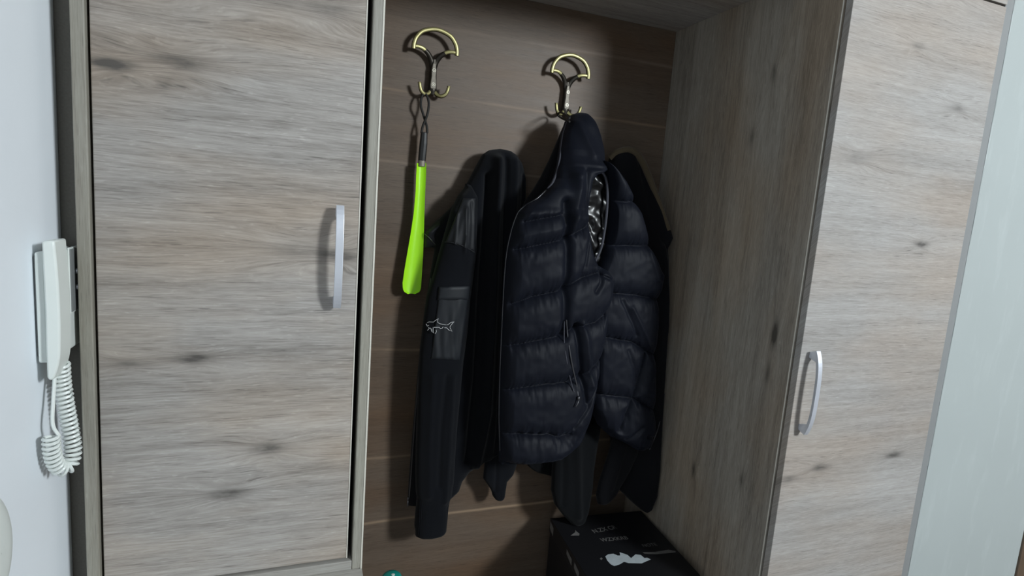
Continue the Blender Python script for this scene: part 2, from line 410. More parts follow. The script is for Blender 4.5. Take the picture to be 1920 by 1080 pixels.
# rounded fixture at the picture's left edge
c = atx(-28, 1042, WX+.012)
lx = thing('wall_fixture', (WX, c[1], c[2]), 'rounded off-white plastic fixture low on the left wall, cut by the picture edge', 'fixture')
V = []; Fc = []; nr, na = 10, 40
for i in range(nr+1):
    t = i/nr*math.pi/2
    for k in range(na):
        a = k*2*math.pi/na
        V.append((WX+.001+.026*math.sin(t)**.8, c[1]+.052*math.cos(t)**.6*math.cos(a), c[2]+.075*math.cos(t)**.6*math.sin(a)) if i < nr else (WX+.027, c[1]+.0005*math.cos(a), c[2]+.0005*math.sin(a)))
for i in range(nr):
    for k in range(na): l = (k+1) % na; Fc.append((i*na+k, i*na+l, i*na+na+l, i*na+na+k))
Fc.append(tuple(range(na)))
obj('cover', V, Fc, M['white_plastic'], lx, smooth=True)
V = [(x, c[1]+(y-c[1])*1.05, c[2]+(z-c[2])*1.04) for x, y, z in V]
V = [(WX+.0006+(x-WX-.001)*.2, y, z) for x, y, z in V]
obj('back_plate', V, Fc, M['white_plastic'], lx, smooth=True)

# ------------------------------------------------------------------ coat hooks
YB = 1.607
def hook(xc, zc, label):
    """double hook: fan shaped ring on a forked stem, two small prongs below"""
    h = thing('coat_hook', (xc, YB, zc), label, 'hook', 'antique brass coat hooks')
    q = lambda x, y, z: np.array([xc+x, YB-y, zc+z])
    # stem: heavy tapered body against the board, with a paler face plate and two screws
    st = cr_spline([q(0, .0105, -.002), q(0, .0115, -.022), q(0, .0125, -.046), q(0, .0130, -.072), q(0, .0120, -.092)], 8)
    r_ = np.interp(np.linspace(0, 1, len(st)), [0, .3, .6, .85, 1], [.0105, .0095, .0105, .0125, .0105])
    tube('stem', st, r_, M['bronze'], h, n=16, sy=.85)
    V, Fc = prism([(xc-.0035, zc-.012), (xc+.0035, zc-.012), (xc+.0062, zc-.030), (xc+.0056, zc-.046), (xc+.0080, zc-.068), (xc+.0066, zc-.078), (xc-.0066, zc-.078), (xc-.0080, zc-.068), (xc-.0056, zc-.046), (xc-.0062, zc-.030)], 'y', YB-.0240, YB-.014)
    pl = obj('face_plate', V, Fc, M['plate'], h, bevel=.0014)
    for zz in (-.0305, -.067):
        a = np.arange(14)*2*math.pi/14
        V, Fc = cat(tubev([q(.0042*math.cos(t), .0243, zz+.0042*math.sin(t)) for t in a], .0013, 6, True),
                    prism([(xc+.0014*math.cos(t), zc+zz+.0014*math.sin(t)) for t in a], 'y', YB-.0247, YB-.020))
        obj('screw', V, Fc, M['chrome'], pl, smooth=True, auto=40)
    # fork arms: dark where they leave the stem, brass towards the ring
    for s in (-1, 1):
        pts = cr_spline([q(s*.002, .011, -.020), q(s*.007, .014, -.004), q(s*.017, .019, .010), q(s*.028, .023, .018)], 8)
        fa = tube('fork_arm', pts, np.linspace(.0085, .0060, len(pts)), M['bronze'], h, n=10, sy=.75)
        pts = cr_spline([q(s*.026, .0225, .0172), q(s*.036, .026, .0212), q(s*.047, .028, .0225), q(s*.057, .029, .0215)], 8)
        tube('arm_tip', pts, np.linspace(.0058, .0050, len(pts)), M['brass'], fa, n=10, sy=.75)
    pts = cr_spline([q(-.0585, .029, .0145), q(-.0575, .030, .029), q(-.051, .031, .046), q(-.034, .032, .0625), (q(0, .0325, .071)), q(.034, .032, .0625), q(.051, .031, .046), q(.0575, .030, .029), q(.0585, .029, .0145)], 10)
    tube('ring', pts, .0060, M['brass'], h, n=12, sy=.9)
    for s in (-1, 1):
        pts = cr_spline([q(s*.003, .012, -.080), q(s*.012, .019, -.091), q(s*.023, .027, -.095), q(s*.034, .033, -.088), q(s*.039, .036, -.072), q(s*.0393, .0365, -.068)], 8)
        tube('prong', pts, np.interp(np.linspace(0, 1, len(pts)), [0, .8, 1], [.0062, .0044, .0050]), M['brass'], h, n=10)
    return h
a = aty(812, 110, 1.58); hook(.333, a[2]+.002, 'antique brass double coat hook holding the lime green shoehorn')
hook(.730, Zc+.372, 'antique brass double coat hook with the navy vest hung on it')

# ------------------------------------------------------------------ shoehorn
ys = 1.572
top = aty(797, 178, ys); P = top
sh = thing('shoehorn', P, 'lime green plastic shoehorn with black handle hanging by a cord loop', 'shoehorn')
p = lambda x, y, dy=0: aty(x, y, ys+dy)
lp = cr_spline([p(790, 250), p(793, 236), p(801, 215, -.004), p(804, 195), p(801, 181, .004), p(796, 176, .006), p(791, 181, .004), p(789, 197), p(794, 216, .004), p(800, 236), p(801, 250)], 8)
tube('cord_loop', lp, .0033, M['cord'], sh, n=8)
hp = [p(795.5, 248), p(794, 270), p(792, 290), p(791, 302)]
V, Fc = tubev(hp, [.0095, .0112, .0112, .0108], 8, sy=.75)
obj('handle', V, Fc, M['black_plastic'], sh, bevel=.0015)
V, Fc = tubev([p(791, 301), p(790.5, 312)], [.0102, .0105], 12, sy=.75)
o = obj('ferrule', V, Fc, M['plate'], sh, smooth=True, auto=40); o['label'] = 'grey metal ferrule'
rows = [(306, 781, 798.5), (330, 779.5, 798), (360, 778.5, 796.5), (400, 775, 795), (440, 769, 794), (480, 762, 792.5), (510, 757, 790.5), (530, 754, 789), (541, 754.5, 788.0), (547, 757.5, 785), (550.5, 764, 777)]
rz = np.array([p(0, r[0])[2] for r in rows])
tt = np.linspace(306, 550.5, 60); xl = np.interp(tt, [r[0] for r in rows], [r[1] for r in rows]); xr = np.interp(tt, [r[0] for r in rows], [r[2] for r in rows])
V = []; Fc = []; nc = 14
for i in range(len(tt)):
    k = i/(len(tt)-1)
    for side in (0, 1):
        for j in range(nc+1):
            s = j/nc*2-1
            b = p(xl[i]+(xr[i]-xl[i])*(j/nc), tt[i])
            cup = (.007+.002*k)*(1-s*s)                 # hollow of the blade
            V.append((b[0], b[1]+cup-.006+(.0032 if side else 0)-.012*max(0, k-.8), b[2]))
m_ = nc+1
for i in range(len(tt)-1):
    for j in range(nc):
        a0 = i*2*m_+j; Fc.append((a0, a0+1, a0+2*m_+1, a0+2*m_)); a1 = a0+m_; Fc.append((a1, a1+2*m_, a1+2*m_+1, a1+1))
    for j in (0, nc): a0 = i*2*m_+j; Fc.append((a0, a0+m_, a0+3*m_, a0+2*m_))
for i in (0, len(tt)-1):
    for j in range(nc): a0 = i*2*m_+j; Fc.append((a0, a0+m_, a0+m_+1, a0+1))
obj('blade', V, Fc, M['green'], sh, smooth=True, auto=45)

# ------------------------------------------------------------------ garments: lofted bodies
def seg_dist(X, Z, poly):
    d = np.full(X.shape, 9.)
    for (a, b) in zip(poly[:-1], poly[1:]):
        ax, az, bx, bz = a[0], a[1], b[0], b[1]
        L2 = (bx-ax)**2+(bz-az)**2+1e-12
        t = np.clip(((X-ax)*(bx-ax)+(Z-az)*(bz-az))/L2, 0, 1)
        d = np.minimum(d, np.hypot(X-ax-t*(bx-ax), Z-az-t*(bz-az)))
    return d
_gr = RNG.rand(256, 256)
def vnoise(x, y):
    x = np.asarray(x); y = np.asarray(y); i = np.floor(x).astype(int); j = np.floor(y).astype(int); fx = x-i; fy = y-j
    fx = fx*fx*(3-2*fx); fy = fy*fy*(3-2*fy); g_ = lambda a, b: _gr[a % 256, b % 256]
    return (g_(i, j)*(1-fx)+g_(i+1, j)*fx)*(1-fy)+(g_(i, j+1)*(1-fx)+g_(i+1, j+1)*fx)*fy-.5
class Loft:
    """closed cloth body: rows between a left and a right contour, bulged front and back, with a relief function on the front"""
    def __init__(s, Lp, Rp, y0, tf, tb, relief=None, p=2.4, top=.03, bot=.012):
        """contours in photograph points (x, y) at depth y0, or (x, y, depth)"""
        f = lambda pts: np.array([aty(q[0], q[1], q[2] if len(q) > 2 else y0) for q in pts])
        def mono(A):
            B = [A[0]]
            for q in A[1:]: B.append((q[0], q[1], min(q[2], B[-1][2]-1e-5)))
            return np.array(B)[::-1]
        s.L, s.R = mono(f(Lp)), mono(f(Rp))
        s.zt = max(s.L[-1, 2], s.R[-1, 2]); s.zb = min(s.L[0, 2], s.R[0, 2])
        s.y0, s.tf, s.tb, s.relief, s.p, s.top, s.bot = y0, tf, tb, relief, p, top, bot
    def xl(s, z): return np.interp(z, s.L[:, 2], s.L[:, 0])
    def xr(s, z): return np.interp(z, s.R[:, 2], s.R[:, 0])
    def mid(s, x, z):
        a, b = s.xl(z), s.xr(z); t = np.clip((x-a)/np.maximum(b-a, 1e-5), 0, 1)
        return np.interp(z, s.L[:, 2], s.L[:, 1])*(1-t)+np.interp(z, s.R[:, 2], s.R[:, 1])*t
    def prof(s, x, z):
        a, b = s.xl(z), s.xr(z); t = np.clip((2*x-a-b)/np.maximum(b-a, 1e-5), -1, 1)
        e = (1-np.abs(t)**s.p)**(1/s.p)
        k = np.clip((s.zt-z)/s.top, 0, 1); k = np.sqrt(k*(2-k))
        m = np.clip((z-s.zb)/s.bot, 0, 1); m = .35+.65*np.sqrt(m*(2-m))
        return e*k*m
    def front(s, x, z):
        x = np.asarray(x, float); z = np.asarray(z, float)
        tf = s.tf(x, z) if callable(s.tf) else s.tf
        e = s.prof(x, z); y = s.mid(x, z)-tf*e
        if s.relief is not None: y = y-s.relief(x, z)*np.minimum(1, e*1.6)
        return y
    def build(s, name, mat, parent, nr=220, nc=90, loc=None):
        zs = np.linspace(s.zt, s.zb, nr); c = -np.cos(np.linspace(0, math.pi, nc)); c = .5*c+.5*np.linspace(-1, 1, nc)
        Z = np.repeat(zs[:, None], nc, 1); a, b = s.xl(Z), s.xr(Z); b = np.maximum(b, a+.0004)
        X = (a+b)/2+(b-a)/2*c[None, :]
        Yf = s.front(X, Z); Yb = s.mid(X, Z)+s.tb*s.prof(X, Z)
        Vf = np.stack([X, Yf, Z], -1); Vb = np.stack([X, Yb, Z], -1)[:, 1:-1][:, ::-1]
        V = np.concatenate([Vf, Vb], 1); n = V.shape[1]
        I = np.arange(nr*n).reshape(nr, n); J = np.roll(I, -1, 1)
        Fc = np.stack([I[:-1], J[:-1], J[1:], I[1:]], -1).reshape(-1, 4).tolist()
        Fc += [I[0].tolist(), I[-1][::-1].tolist()]
        return obj(name, V.reshape(-1, 3), Fc, mat, parent, smooth=True, loc=loc)
    def pt(s, px, py, off=0.):
        y = s.y0
        for _ in range(8):
            q = aty(px, py, y); y = .5*y+.5*float(s.front(q[0], q[2]))
        q = aty(px, py, y-off); return q
    def line(s, pts, off=0., n=8): return cr_spline([s.pt(a, b, off) for a, b in pts], n)
    def patch(s, name, mat, parent, quad, off=.003, nu=24, nv=24, relief=None):
        """thin panel sewn on the front; quad: 4 photo corners tl, tr, br, bl"""
        q = np.array(quad, float); V = []; Fc = []
        for k in (0, 1):
            for i in range(nv+1):
                for j in range(nu+1):
                    u, v = j/nu, i/nv
                    a = (q[0]*(1-u)+q[1]*u)*(1-v)+(q[3]*(1-u)+q[2]*u)*v
                    edge = min(u, 1-u, v, 1-v)
                    r = relief(u, v) if (relief and k == 0) else 0
                    V.append(s.pt(a[0], a[1], (off*(1 if edge > 0 else .5)+r) if k == 0 else -.002))
        m = nu+1; N = m*(nv+1)
        for i in range(nv):
            for j in range(nu):
                a0 = i*m+j; Fc.append((a0, a0+1, a0+m+1, a0+m)); Fc.append((N+a0, N+a0+m, N+a0+m+1, N+a0+1))
        ring = [j for j in range(m)]+[i*m+nu for i in range(1, nv+1)]+[nv*m+j for j in range(nu-1, -1, -1)]+[i*m for i in range(nv-1, 0, -1)]
        for a0, b0 in zip(ring, ring[1:]+ring[:1]): Fc.append((a0, b0, N+b0, N+a0))
        return obj(name, V, Fc, mat, parent, smooth=True, auto=60)
def W(pts, y): return [tuple(aty(a, b, y)[[0, 2]]) for a, b in pts]
def folds(lst, y):
    """(points, width, height): ridges (+) and valleys (-) along lines"""
    F_ = [(W(pts, y), w, h) for pts, w, h in lst]
    def f(X, Z):
        r = np.zeros(np.shape(X))
        for pl, w, h in F_: r = r+h*np.exp(-(seg_dist(X, Z, pl)/w)**2)
        return r
    return f
def quilt(seams, y, A=.016, wid=.030, wr=.0035, extra=None):
    SW = [W(s_, y) for s_ in seams]
    def f(X, Z):
        d = np.full(np.shape(X), 9.)
        for s_ in SW: d = np.minimum(d, seg_dist(X, Z, s_))
        t = np.clip(d/wid, 0, 1); r = A*np.sqrt(t*(2-t))
        # puckers run off the seams, larger soft creases over the down
        nz = vnoise(X*95+vnoise(X*20, Z*20)*2, Z*22)+.6*vnoise(X*190+9, Z*50)
        r = r+wr*nz*np.exp(-d/.018)*1.6*np.clip(d/.004, 0, 1)
        r = r+.0030*vnoise(X*38+3+vnoise(X*15, Z*18)*3, Z*30)+.0014*vnoise(X*75, Z*70+5)
        if extra is not None: r = r+extra(X, Z)
        return r
    return f
def softcloth(y, lst, amp=.003):
    ff = folds(lst, y)
    return lambda X, Z: ff(X, Z)+amp*vnoise(X*45+vnoise(X*9, Z*7)*2, Z*6)+.4*amp*vnoise(X*90, Z*22)

# ---- black jacket at the left (body, near sleeve, far sleeve)
yj = 1.555
tp = aty(940, 280, yj)
jk = thing('jacket', (tp[0], YB, tp[2]), 'black knit jacket with nylon sleeve pocket and small fish outline, left of the vest', 'jacket')
bodyL = [(938, 279), (918, 281), (905, 290), (890, 318), (872, 352), (850, 385), (825, 410), (812, 440), (815, 470), (806, 520), (797, 580), (788, 650), (780, 740), (772, 830), (767, 900), (765, 935)]
bodyR = [(938, 279), (955, 282), (968, 292), (977, 308), (984, 335), (984, 370), (978, 450), (970, 600), (962, 700), (955, 800), (940, 845), (925, 855), (905, 862), (880, 880), (866, 898), (860, 915), (835, 936), (800, 938), (768, 937)]
rel = softcloth(yj, [([(908, 330), (900, 450), (892, 560), (885, 700), (870, 850)], .010, -.022), ([(925, 300), (918, 430), (915, 560), (905, 760), (885, 860)], .013, .028),
                     ([(942, 300), (938, 420), (936, 560), (932, 700), (925, 840)], .008, -.014), ([(958, 300), (955, 400), (952, 600), (945, 820)], .010, .012), ([(975, 330), (972, 500), (968, 800)], .008, -.01)])
jb = Loft(bodyL, bodyR, yj, .045, .048, rel, top=.06)
jb.build('body', M['knit'], jk, 260, 130)
ysl = 1.515
slL = [(872, 352, 1.545), (860, 366, 1.53), (846, 395), (836, 430), (826, 465), (814, 510), (800, 556), (794, 600), (787, 660), (783, 740), (780, 830), (779, 890), (780, 925), (784, 940), (782, 960), (779, 985), (780, 996)]
slR = [(880, 345, 1.545), (893, 370, 1.53), (893, 420), (892, 470), (886, 520), (881, 560), (876, 620), (868, 675), (862, 740), (856, 800), (852, 860), (850, 900), (846, 925), (838, 945), (838, 965), (836, 990), (832, 998)]
rel = softcloth(ysl, [([(868, 390), (866, 440), (864, 468)], .005, .006), ([(880, 380), (878, 440), (876, 470)], .004, -.004), ([(852, 400), (846, 455)], .004, .004),
                      ([(832, 700), (822, 800), (818, 900)], .008, -.007), ([(845, 700), (838, 820), (830, 930)], .008, .006), ([(806, 700), (800, 820), (800, 920)], .009, .005)], .0022)
sl = Loft(slL, slR, ysl, .038, .030, rel, top=.05)
so_ = sl.build('sleeve', M['knit'], jk, 240, 70)
# ribbed cuff
def rib(X, Z): return .0009*np.sin(X*1500)
cfL = [(782, 926), (781, 940), (779, 960), (777, 985), (779, 998)]; cfR = [(848, 918), (843, 930), (840, 950), (838, 975), (835, 996)]
Loft(cfL, cfR, ysl, .034, .026, rib, top=.006, bot=.008).build('cuff', M['knit'], so_, 40, 110)
sl.patch('shoulder_yoke', M['shell'], so_, [(868, 372), (892, 372), (890, 471), (836, 452)], .002, 26, 30, lambda u, v: .0016*math.sin(u*17+v*2)*v)
tube('yoke_seam', sl.line([(834, 454), (848, 455), (866, 460), (890, 473)], .003), .0016, M['shell'], so_, n=6)
def pk(u, v): return .0022*math.sin(9*u+5*v)*math.sin(3.1*v)*min(1, 6*min(u, 1-u, v, 1-v))+.0012*math.sin(21*u-9*v)*v
pc = sl.patch('sleeve_pocket', M['pocket'], so_, [(824, 545), (880, 541), (862, 675), (808, 673)], .0035, 34, 40, pk)
sl.patch('pocket_flap', M['pocket'], so_, [(823, 538), (881, 537), (878, 563), (820, 563)], .006, 24, 8)
# stitched fish outline, as on the sleeve
fx = lambda pts: [(790+a/18, 580+b/18) for a, b in pts]
fish = [[(200, 450), (260, 425), (410, 430), (470, 375), (580, 315), (545, 380), (555, 445), (620, 485), (720, 508), (830, 522)], [(850, 522), (900, 518), (1000, 440), (1110, 425), (1050, 470), (970, 580), (970, 630), (1035, 745), (930, 700), (850, 622), (780, 622)],
        [(740, 590), (700, 640), (650, 655), (600, 610), (435, 608)], [(400, 605), (395, 700), (410, 800), (350, 740), (320, 640)], [(320, 630), (260, 650), (205, 710), (270, 640), (245, 610)], [(250, 540), (205, 570), (160, 490)], [(500, 690), (510, 760), (465, 820)]]
parts = []
for f_ in fish:
    P_ = np.array([sl.pt(a, b, .0075) for a, b in fx(f_)]); parts.append(tubev(P_, .00075, 5, sy=.7))
V, Fc = cat(*parts); obj('fish_emblem', V, Fc, M['thread'], so_)['label'] = 'pale stitched outline of a shark'
# far sleeve with its cuff, collar flap, front zip
fs = Loft([(925, 790), (915, 830), (910, 855), (908, 880), (906, 897), (914, 908), (921, 919), (924, 930), (929, 936)], [(975, 790), (975, 840), (968, 870), (962, 888), (950, 900), (947, 915), (945, 928), (941, 935)], 1.545, .022, .02, softcloth(1.525, [([(935, 800), (930, 920)], .006, -.006)]), top=.02)
f2 = fs.build('sleeve', M['knit'], jk, 80, 40)
fl = Loft([(872, 372), (846, 392), (820, 412), (798, 434), (797, 440)], [(880, 372), (882, 390), (878, 420), (862, 450), (845, 466), (826, 463), (812, 452), (800, 441)], 1.565, .020, .022, softcloth(1.565, [([(870, 385), (800, 437)], .008, .008), ([(870, 410), (820, 450)], .006, -.006)]), top=.02)
f2 = fl.build('collar', M['shell'], jk, 60, 60)
tube('collar_zip', fl.line([(796, 438), (806, 447), (820, 463)], .003), .0012, M['zip'], f2, n=6)
zp = cr_spline([jb.pt(a, b, .002) for a, b in [(808, 522), (798, 590), (790, 655), (782, 740), (775, 830), (770, 900), (767, 934)]], 8)
zo = tube('front_zip', zp, .0014, M['zip'], jk, n=6)
e = zp[-1]
V, Fc = cat(tubev([e+np.array([-.003, -.002, .004]), e+np.array([-.004, -.003, -.004])], .0026, 8), tubev([e+np.array([-.004, -.004, -.004]), e+np.array([-.004, -.004, -.022])], [.0016, .0022], 6))
obj('zip_pull', V, Fc, M['zip'], zo, smooth=True)

# ---- navy puffer vest
yv = 1.40; yb = 1.415
tp = aty(1085, 212, yv)
vs = thing('puffer_vest', (tp[0], YB, tp[2]), 'navy quilted puffer vest with zip pocket hanging on the second hook', 'vest')
vL = [(1085, 211, 1.51), (1070, 216, 1.51), (1060, 228, 1.50), (1053, 250, 1.48), (1049, 280, 1.45), (1044, 310, 1.44), (1038, 334, 1.43), (1027, 352), (1008, 370), (985, 383), (970, 398), (958, 428), (949, 470), (944, 520), (940, 600), (936, 690), (934, 780), (936, 850)]
vR = [(1085, 211, 1.51), (1099, 214, 1.51), (1111, 232, 1.50), (1121, 258, 1.48), (1127, 282, 1.46), (1128, 300, 1.44), (1132, 314, 1.41), (1134, 319, 1.41), (1127, 324), (1114, 328), (1105, 340), (1100, 370), (1098, 410), (1100, 450), (1105, 472), (1111, 487), (1117, 496), (1126, 501), (1136, 507), (1142, 515), (1145, 526), (1141, 560), (1134, 600), (1126, 645), (1117, 700), (1108, 750), (1098, 792), (1083, 824), (1055, 846), (1020, 856), (980, 859), (945, 858)]
fs_ = [[(975, 415), (1005, 408), (1040, 401)], [(958, 466), (985, 459), (1037, 447), (1055, 437), (1087, 424), (1100, 415)], [(952, 566), (985, 551), (1037, 538), (1055, 527), (1076, 515), (1105, 507), (1122, 500)],
       [(938, 645), (978, 634), (1032, 622), (1050, 612), (1068, 604), (1102, 598), (1136, 576)], [(936, 726), (965, 718), (1004, 710), (1045, 706), (1070, 697), (1090, 687), (1118, 669)],
       [(935, 807), (960, 802), (1014, 800), (1035, 806), (1055, 802)], [(934, 859), (980, 862), (1040, 856), (1085, 826), (1102, 792)]]
ex = folds([([(1047, 380), (1046, 470), (1042, 560), (1040, 620)], .011, -.020), ([(1075, 330), (1062, 400), (1052, 440)], .012, .012), ([(1062, 600), (1066, 650), (1074, 700), (1083, 745)], .008, -.016), ([(1075, 600), (1083, 660), (1092, 710)], .010, .010),
            ([(1058, 787), (1085, 752), (1112, 704)], .005, -.008), ([(1115, 495), (1108, 525), (1098, 540)], .006, -.009), ([(1112, 512), (1135, 522)], .004, -.008), ([(1090, 440), (1078, 490), (1070, 512)], .004, -.005),
            ([(1070, 240), (1064, 300), (1055, 350)], .012, -.008), ([(1100, 230), (1110, 290)], .014, .010), ([(1090, 320), (1085, 370), (1092, 400)], .006, -.006), ([(1040, 800), (1060, 825), (1085, 790)], .010, -.006)], yv)
ql = quilt(fs_, yv, .031, .046, .0058, ex)
zsw = aty(1040, 400, yv)[2]
def rel(X, Z):                                  # the hood end is unquilted
    k = np.clip((zsw+.02-Z)/.03, 0, 1); k = k*k*(3-2*k)
    return k*ql(X, Z)+(1-k)*(ex(X, Z)+.004*vnoise(X*35, Z*20)+.012)
vf = Loft(vL, vR, yv, .042, .030, rel, p=2.2, top=.05, bot=.03)
vo = vf.build('front_panel', M['puffer'], vs, 420, 190)
kL = [(1120, 300), (1132, 322), (1138, 345), (1140, 380), (1137, 420), (1133, 455), (1125, 480), (1115, 500), (1108, 520), (1108, 600), (1105, 700), (1104, 760), (1120, 795), (1140, 815), (1165, 826), (1185, 837)]
kR = [(1120, 300), (1138, 316), (1158, 340), (1176, 368), (1190, 398), (1200, 430), (1212, 462), (1226, 492), (1237, 514), (1233, 540), (1228, 562), (1226, 610), (1222, 660), (1222, 715), (1222, 765), (1220, 800), (1210, 828), (1188, 838)]
bs = [[(1140, 376), (1160, 378), (1182, 378)], [(1130, 459), (1160, 458), (1212, 459)], [(1120, 545), (1144, 546), (1175, 548), (1230, 560)], [(1110, 625), (1131, 628), (1170, 634), (1198, 652), (1224, 664)],
      [(1105, 732), (1146, 735), (1170, 737), (1196, 752), (1224, 768)], [(1195, 655), (1182, 705), (1171, 738), (1149, 795)], [(1120, 797), (1165, 828), (1188, 840), (1212, 830)]]
ex2 = folds([([(1150, 560), (1175, 620)], .006, -.006), ([(1165, 570), (1200, 640)], .006, .005), ([(1160, 650), (1175, 700)], .007, -.005), ([(1185, 790), (1160, 812)], .007, -.008), ([(1195, 806), (1215, 812)], .005, -.006), ([(1200, 470), (1215, 520)], .008, .005)], yb)
vb = Loft(kL, kR, yb, .032, .020, quilt(bs, yb, .029, .046, .0055, ex2), p=2.2, top=.03, bot=.02)
vb.build('back_panel', M['puffer'], vs, 330, 130)
# hood edge binding, armhole binding, shiny lining seen through the armhole
tube('hood_binding', np.vstack([vf.line([(1069, 220), (1060, 238), (1054, 262), (1050, 295), (1044, 322), (1036, 343), (1027, 354)], .001)]), .0030, M['trim'], vo, n=8)
tube('zip_edge', vf.line([(1024, 357), (1006, 373), (985, 386), (971, 400), (960, 430), (951, 470), (946, 520), (942, 600), (938, 690), (936, 780), (938, 845)], .001), .0017, M['zip'], vo, n=8)
ah = [(1116, 321), (1106, 330), (1101, 350), (1098.5, 380), (1097.5, 410), (1098.5, 440), (1102, 465), (1108, 482), (1114, 491), (1120, 482), (1128, 462), (1133, 435), (1137, 405), (1139, 370), (1138, 345), (1133, 328), (1125, 321)]
yy = [vf.y0-.012 if a < 1117 else vf.y0-.004 for a, b in ah]
AP = np.array([aty(a, b, y) for (a, b), y in zip(ah, yy)])
AP = cr_spline(np.vstack([AP, AP[:1]]), 6)[:-1]
tube('armhole_binding', AP, .0036, M['trim'], vs, n=10, closed=True)
ln = Loft([(1112, 318), (1098, 340), (1090, 400), (1092, 450), (1100, 500), (1110, 520)], [(1122, 318), (1146, 340), (1150, 400), (1146, 450), (1136, 490), (1118, 522)], 1.425, .016, .010,
          lambda X, Z: .0026*np.sin((Z+.75*X)*120+6*vnoise(X*30, Z*22))+.007*vnoise(X*34-Z*16, Z*22+X*16)+.003*vnoise(X*60-Z*50+7, Z*60+X*40), p=2.6, top=.02)
ln.build('lining', M['lining'], vs, 160, 70)['label'] = 'shiny black inner lining'
hl = Loft([(1066, 222, 1.535), (1056, 240, 1.53), (1044, 268, 1.52), (1030, 300, 1.51), (1014, 332, 1.50), (1000, 355, 1.495), (984, 378, 1.49), (978, 392, 1.49)], [(1068, 222, 1.535), (1072, 240, 1.53), (1068, 300, 1.51), (1060, 350, 1.50), (1050, 394, 1.49)], 1.50, .018, .02,
          softcloth(1.50, [([(1060, 250), (1040, 310), (1015, 365)], .008, -.007)]), top=.03, bot=.02)
hl.build('hood_lining', M['coat'], vs, 70, 40)
# pocket zip
zz = [(1062, 600), (1064, 625), (1068, 655), (1074, 690), (1081, 720), (1084, 742)]
zo = tube('pocket_zip', vf.line(zz, .002), .0017, M['zip'], vo, n=7)
tube('pocket_zip_edge', vf.line([(1058, 602), (1058, 640), (1062, 672), (1068, 705), (1076, 735)], .001), .0015, M['trim'], vo, n=7)
e = vf.pt(1085, 747, .006)
V, Fc = cat(tubev([e+np.array([0, 0, .005]), e-np.array([0, 0, .004])], .0035, 8), tubev([e+np.array([0, -.003, -.003]), e+np.array([-.004, -.004, -.014]), e+np.array([-.008, -.003, -.022])], [.0015, .0018, .0022], 6))
obj('zip_pull', V, Fc, M['zip'], zo, smooth=True)
# hanging loop to the hook prong
tube('hanging_loop', cr_spline([aty(1068, 222, 1.45), aty(1058, 214, 1.50), aty(1050, 211, 1.545), aty(1046, 216, 1.57), aty(1054, 222, 1.55), aty(1068, 228, 1.46)], 8), .0028, M['cord'], vs, n=7)

# ---- dark coat deep in the corner
yc = 1.525
tp = aty(1178, 280, yc)
ct = thing('coat', (tp[0], YB, tp[2]), 'black coat with brownish hood edge hanging in the dark corner behind the vest', 'coat')
cL = [(1175, 279, 1.53), (1160, 281, 1.54), (1148, 290, 1.545), (1142, 310, 1.55), (1140, 380, 1.55), (1140, 500, 1.55), (1142, 650, 1.54), (1146, 800, 1.53), (1150, 880, 1.52), (1158, 915, 1.50), (1178, 935, 1.48), (1195, 950, 1.46), (1204, 955, 1.45)]
cR = [(1175, 279, 1.53), (1190, 283, 1.52), (1203, 298, 1.51), (1214, 322, 1.50), (1226, 352, 1.49), (1240, 390, 1.475), (1256, 432, 1.46), (1260, 446, 1.455), (1252, 466, 1.45), (1252, 520, 1.455), (1250, 620, 1.445), (1244, 720, 1.44), (1240, 800, 1.435), (1236, 880, 1.43), (1230, 930, 1.43), (1219, 950, 1.435), (1208, 956, 1.44)]
co = Loft(cL, cR, yc, .030, .045, softcloth(yc, [([(1235, 480), (1240, 620), (1235, 780), (1225, 920)], .010, -.012), ([(1215, 460), (1225, 620), (1215, 860)], .012, .012), ([(1190, 300), (1205, 400), (1225, 470)], .012, -.012), ([(1245, 740), (1235, 800), (1219, 842)], .005, .006)]), top=.05)
cb = co.build('body', M['coat'], ct, 240, 90)
tube('hood_trim', co.line([(1144, 296), (1158, 286), (1178, 282), (1192, 288), (1204, 304), (1214, 326), (1226, 356), (1240, 393), (1254, 432)], -.002), np.interp(np.linspace(0, 1, 65), [0, .4, 1], [.010, .012, .007]), M['fur'], ct, n=10)
tube('pocket_zip', co.line([(1246, 738), (1243, 765), (1236, 795), (1228, 820), (1218, 843)], .001), .0014, M['zip'], cb, n=6)
cs = Loft([(1150, 820), (1142, 850), (1132, 880), (1124, 905), (1119, 930), (1121, 940)], [(1200, 820), (1194, 850), (1180, 880), (1166, 905), (1154, 925), (1135, 942)], 1.46, .022, .022, softcloth(1.46, [([(1165, 830), (1140, 910)], .007, .006)]), top=.03)
cs.build('sleeve', M['coat'], ct, 80, 40)

# ---- dark sweatshirt behind the vest, only its lower part shows
yh = 1.55
tp = aty(1060, 800, yh)
sw = thing('sweatshirt', (tp[0], YB, tp[2]), 'dark charcoal sweatshirt hanging behind the vest, sleeve reaching down to the box', 'sweatshirt')
h1 = Loft([(1062, 440), (1035, 470), (1000, 540), (985, 700), (985, 840), (988, 872), (1000, 882), (1030, 890), (1040, 895)], [(1066, 440), (1095, 470), (1112, 540), (1118, 700), (1118, 800), (1116, 850), (1112, 870), (1100, 885), (1060, 895)], yh, .032, .05, softcloth(yh, [([(1030, 800), (1025, 885)], .008, -.01)]), top=.05)
h1.build('body', M['sweat'], sw, 120, 60)
h2 = Loft([(1045, 800), (1040, 840), (1036, 880), (1034, 920), (1040, 945), (1054, 964), (1064, 974), (1070, 978)], [(1125, 800), (1118, 840), (1112, 880), (1110, 910), (1106, 935), (1102, 955), (1095, 971), (1086, 979)], 1.485, .030, .028, softcloth(1.485, [([(1075, 820), (1078, 960)], .012, .008), ([(1052, 840), (1050, 940)], .008, -.006)]), top=.03)
h2.build('sleeve', M['sweat'], sw, 100, 50)

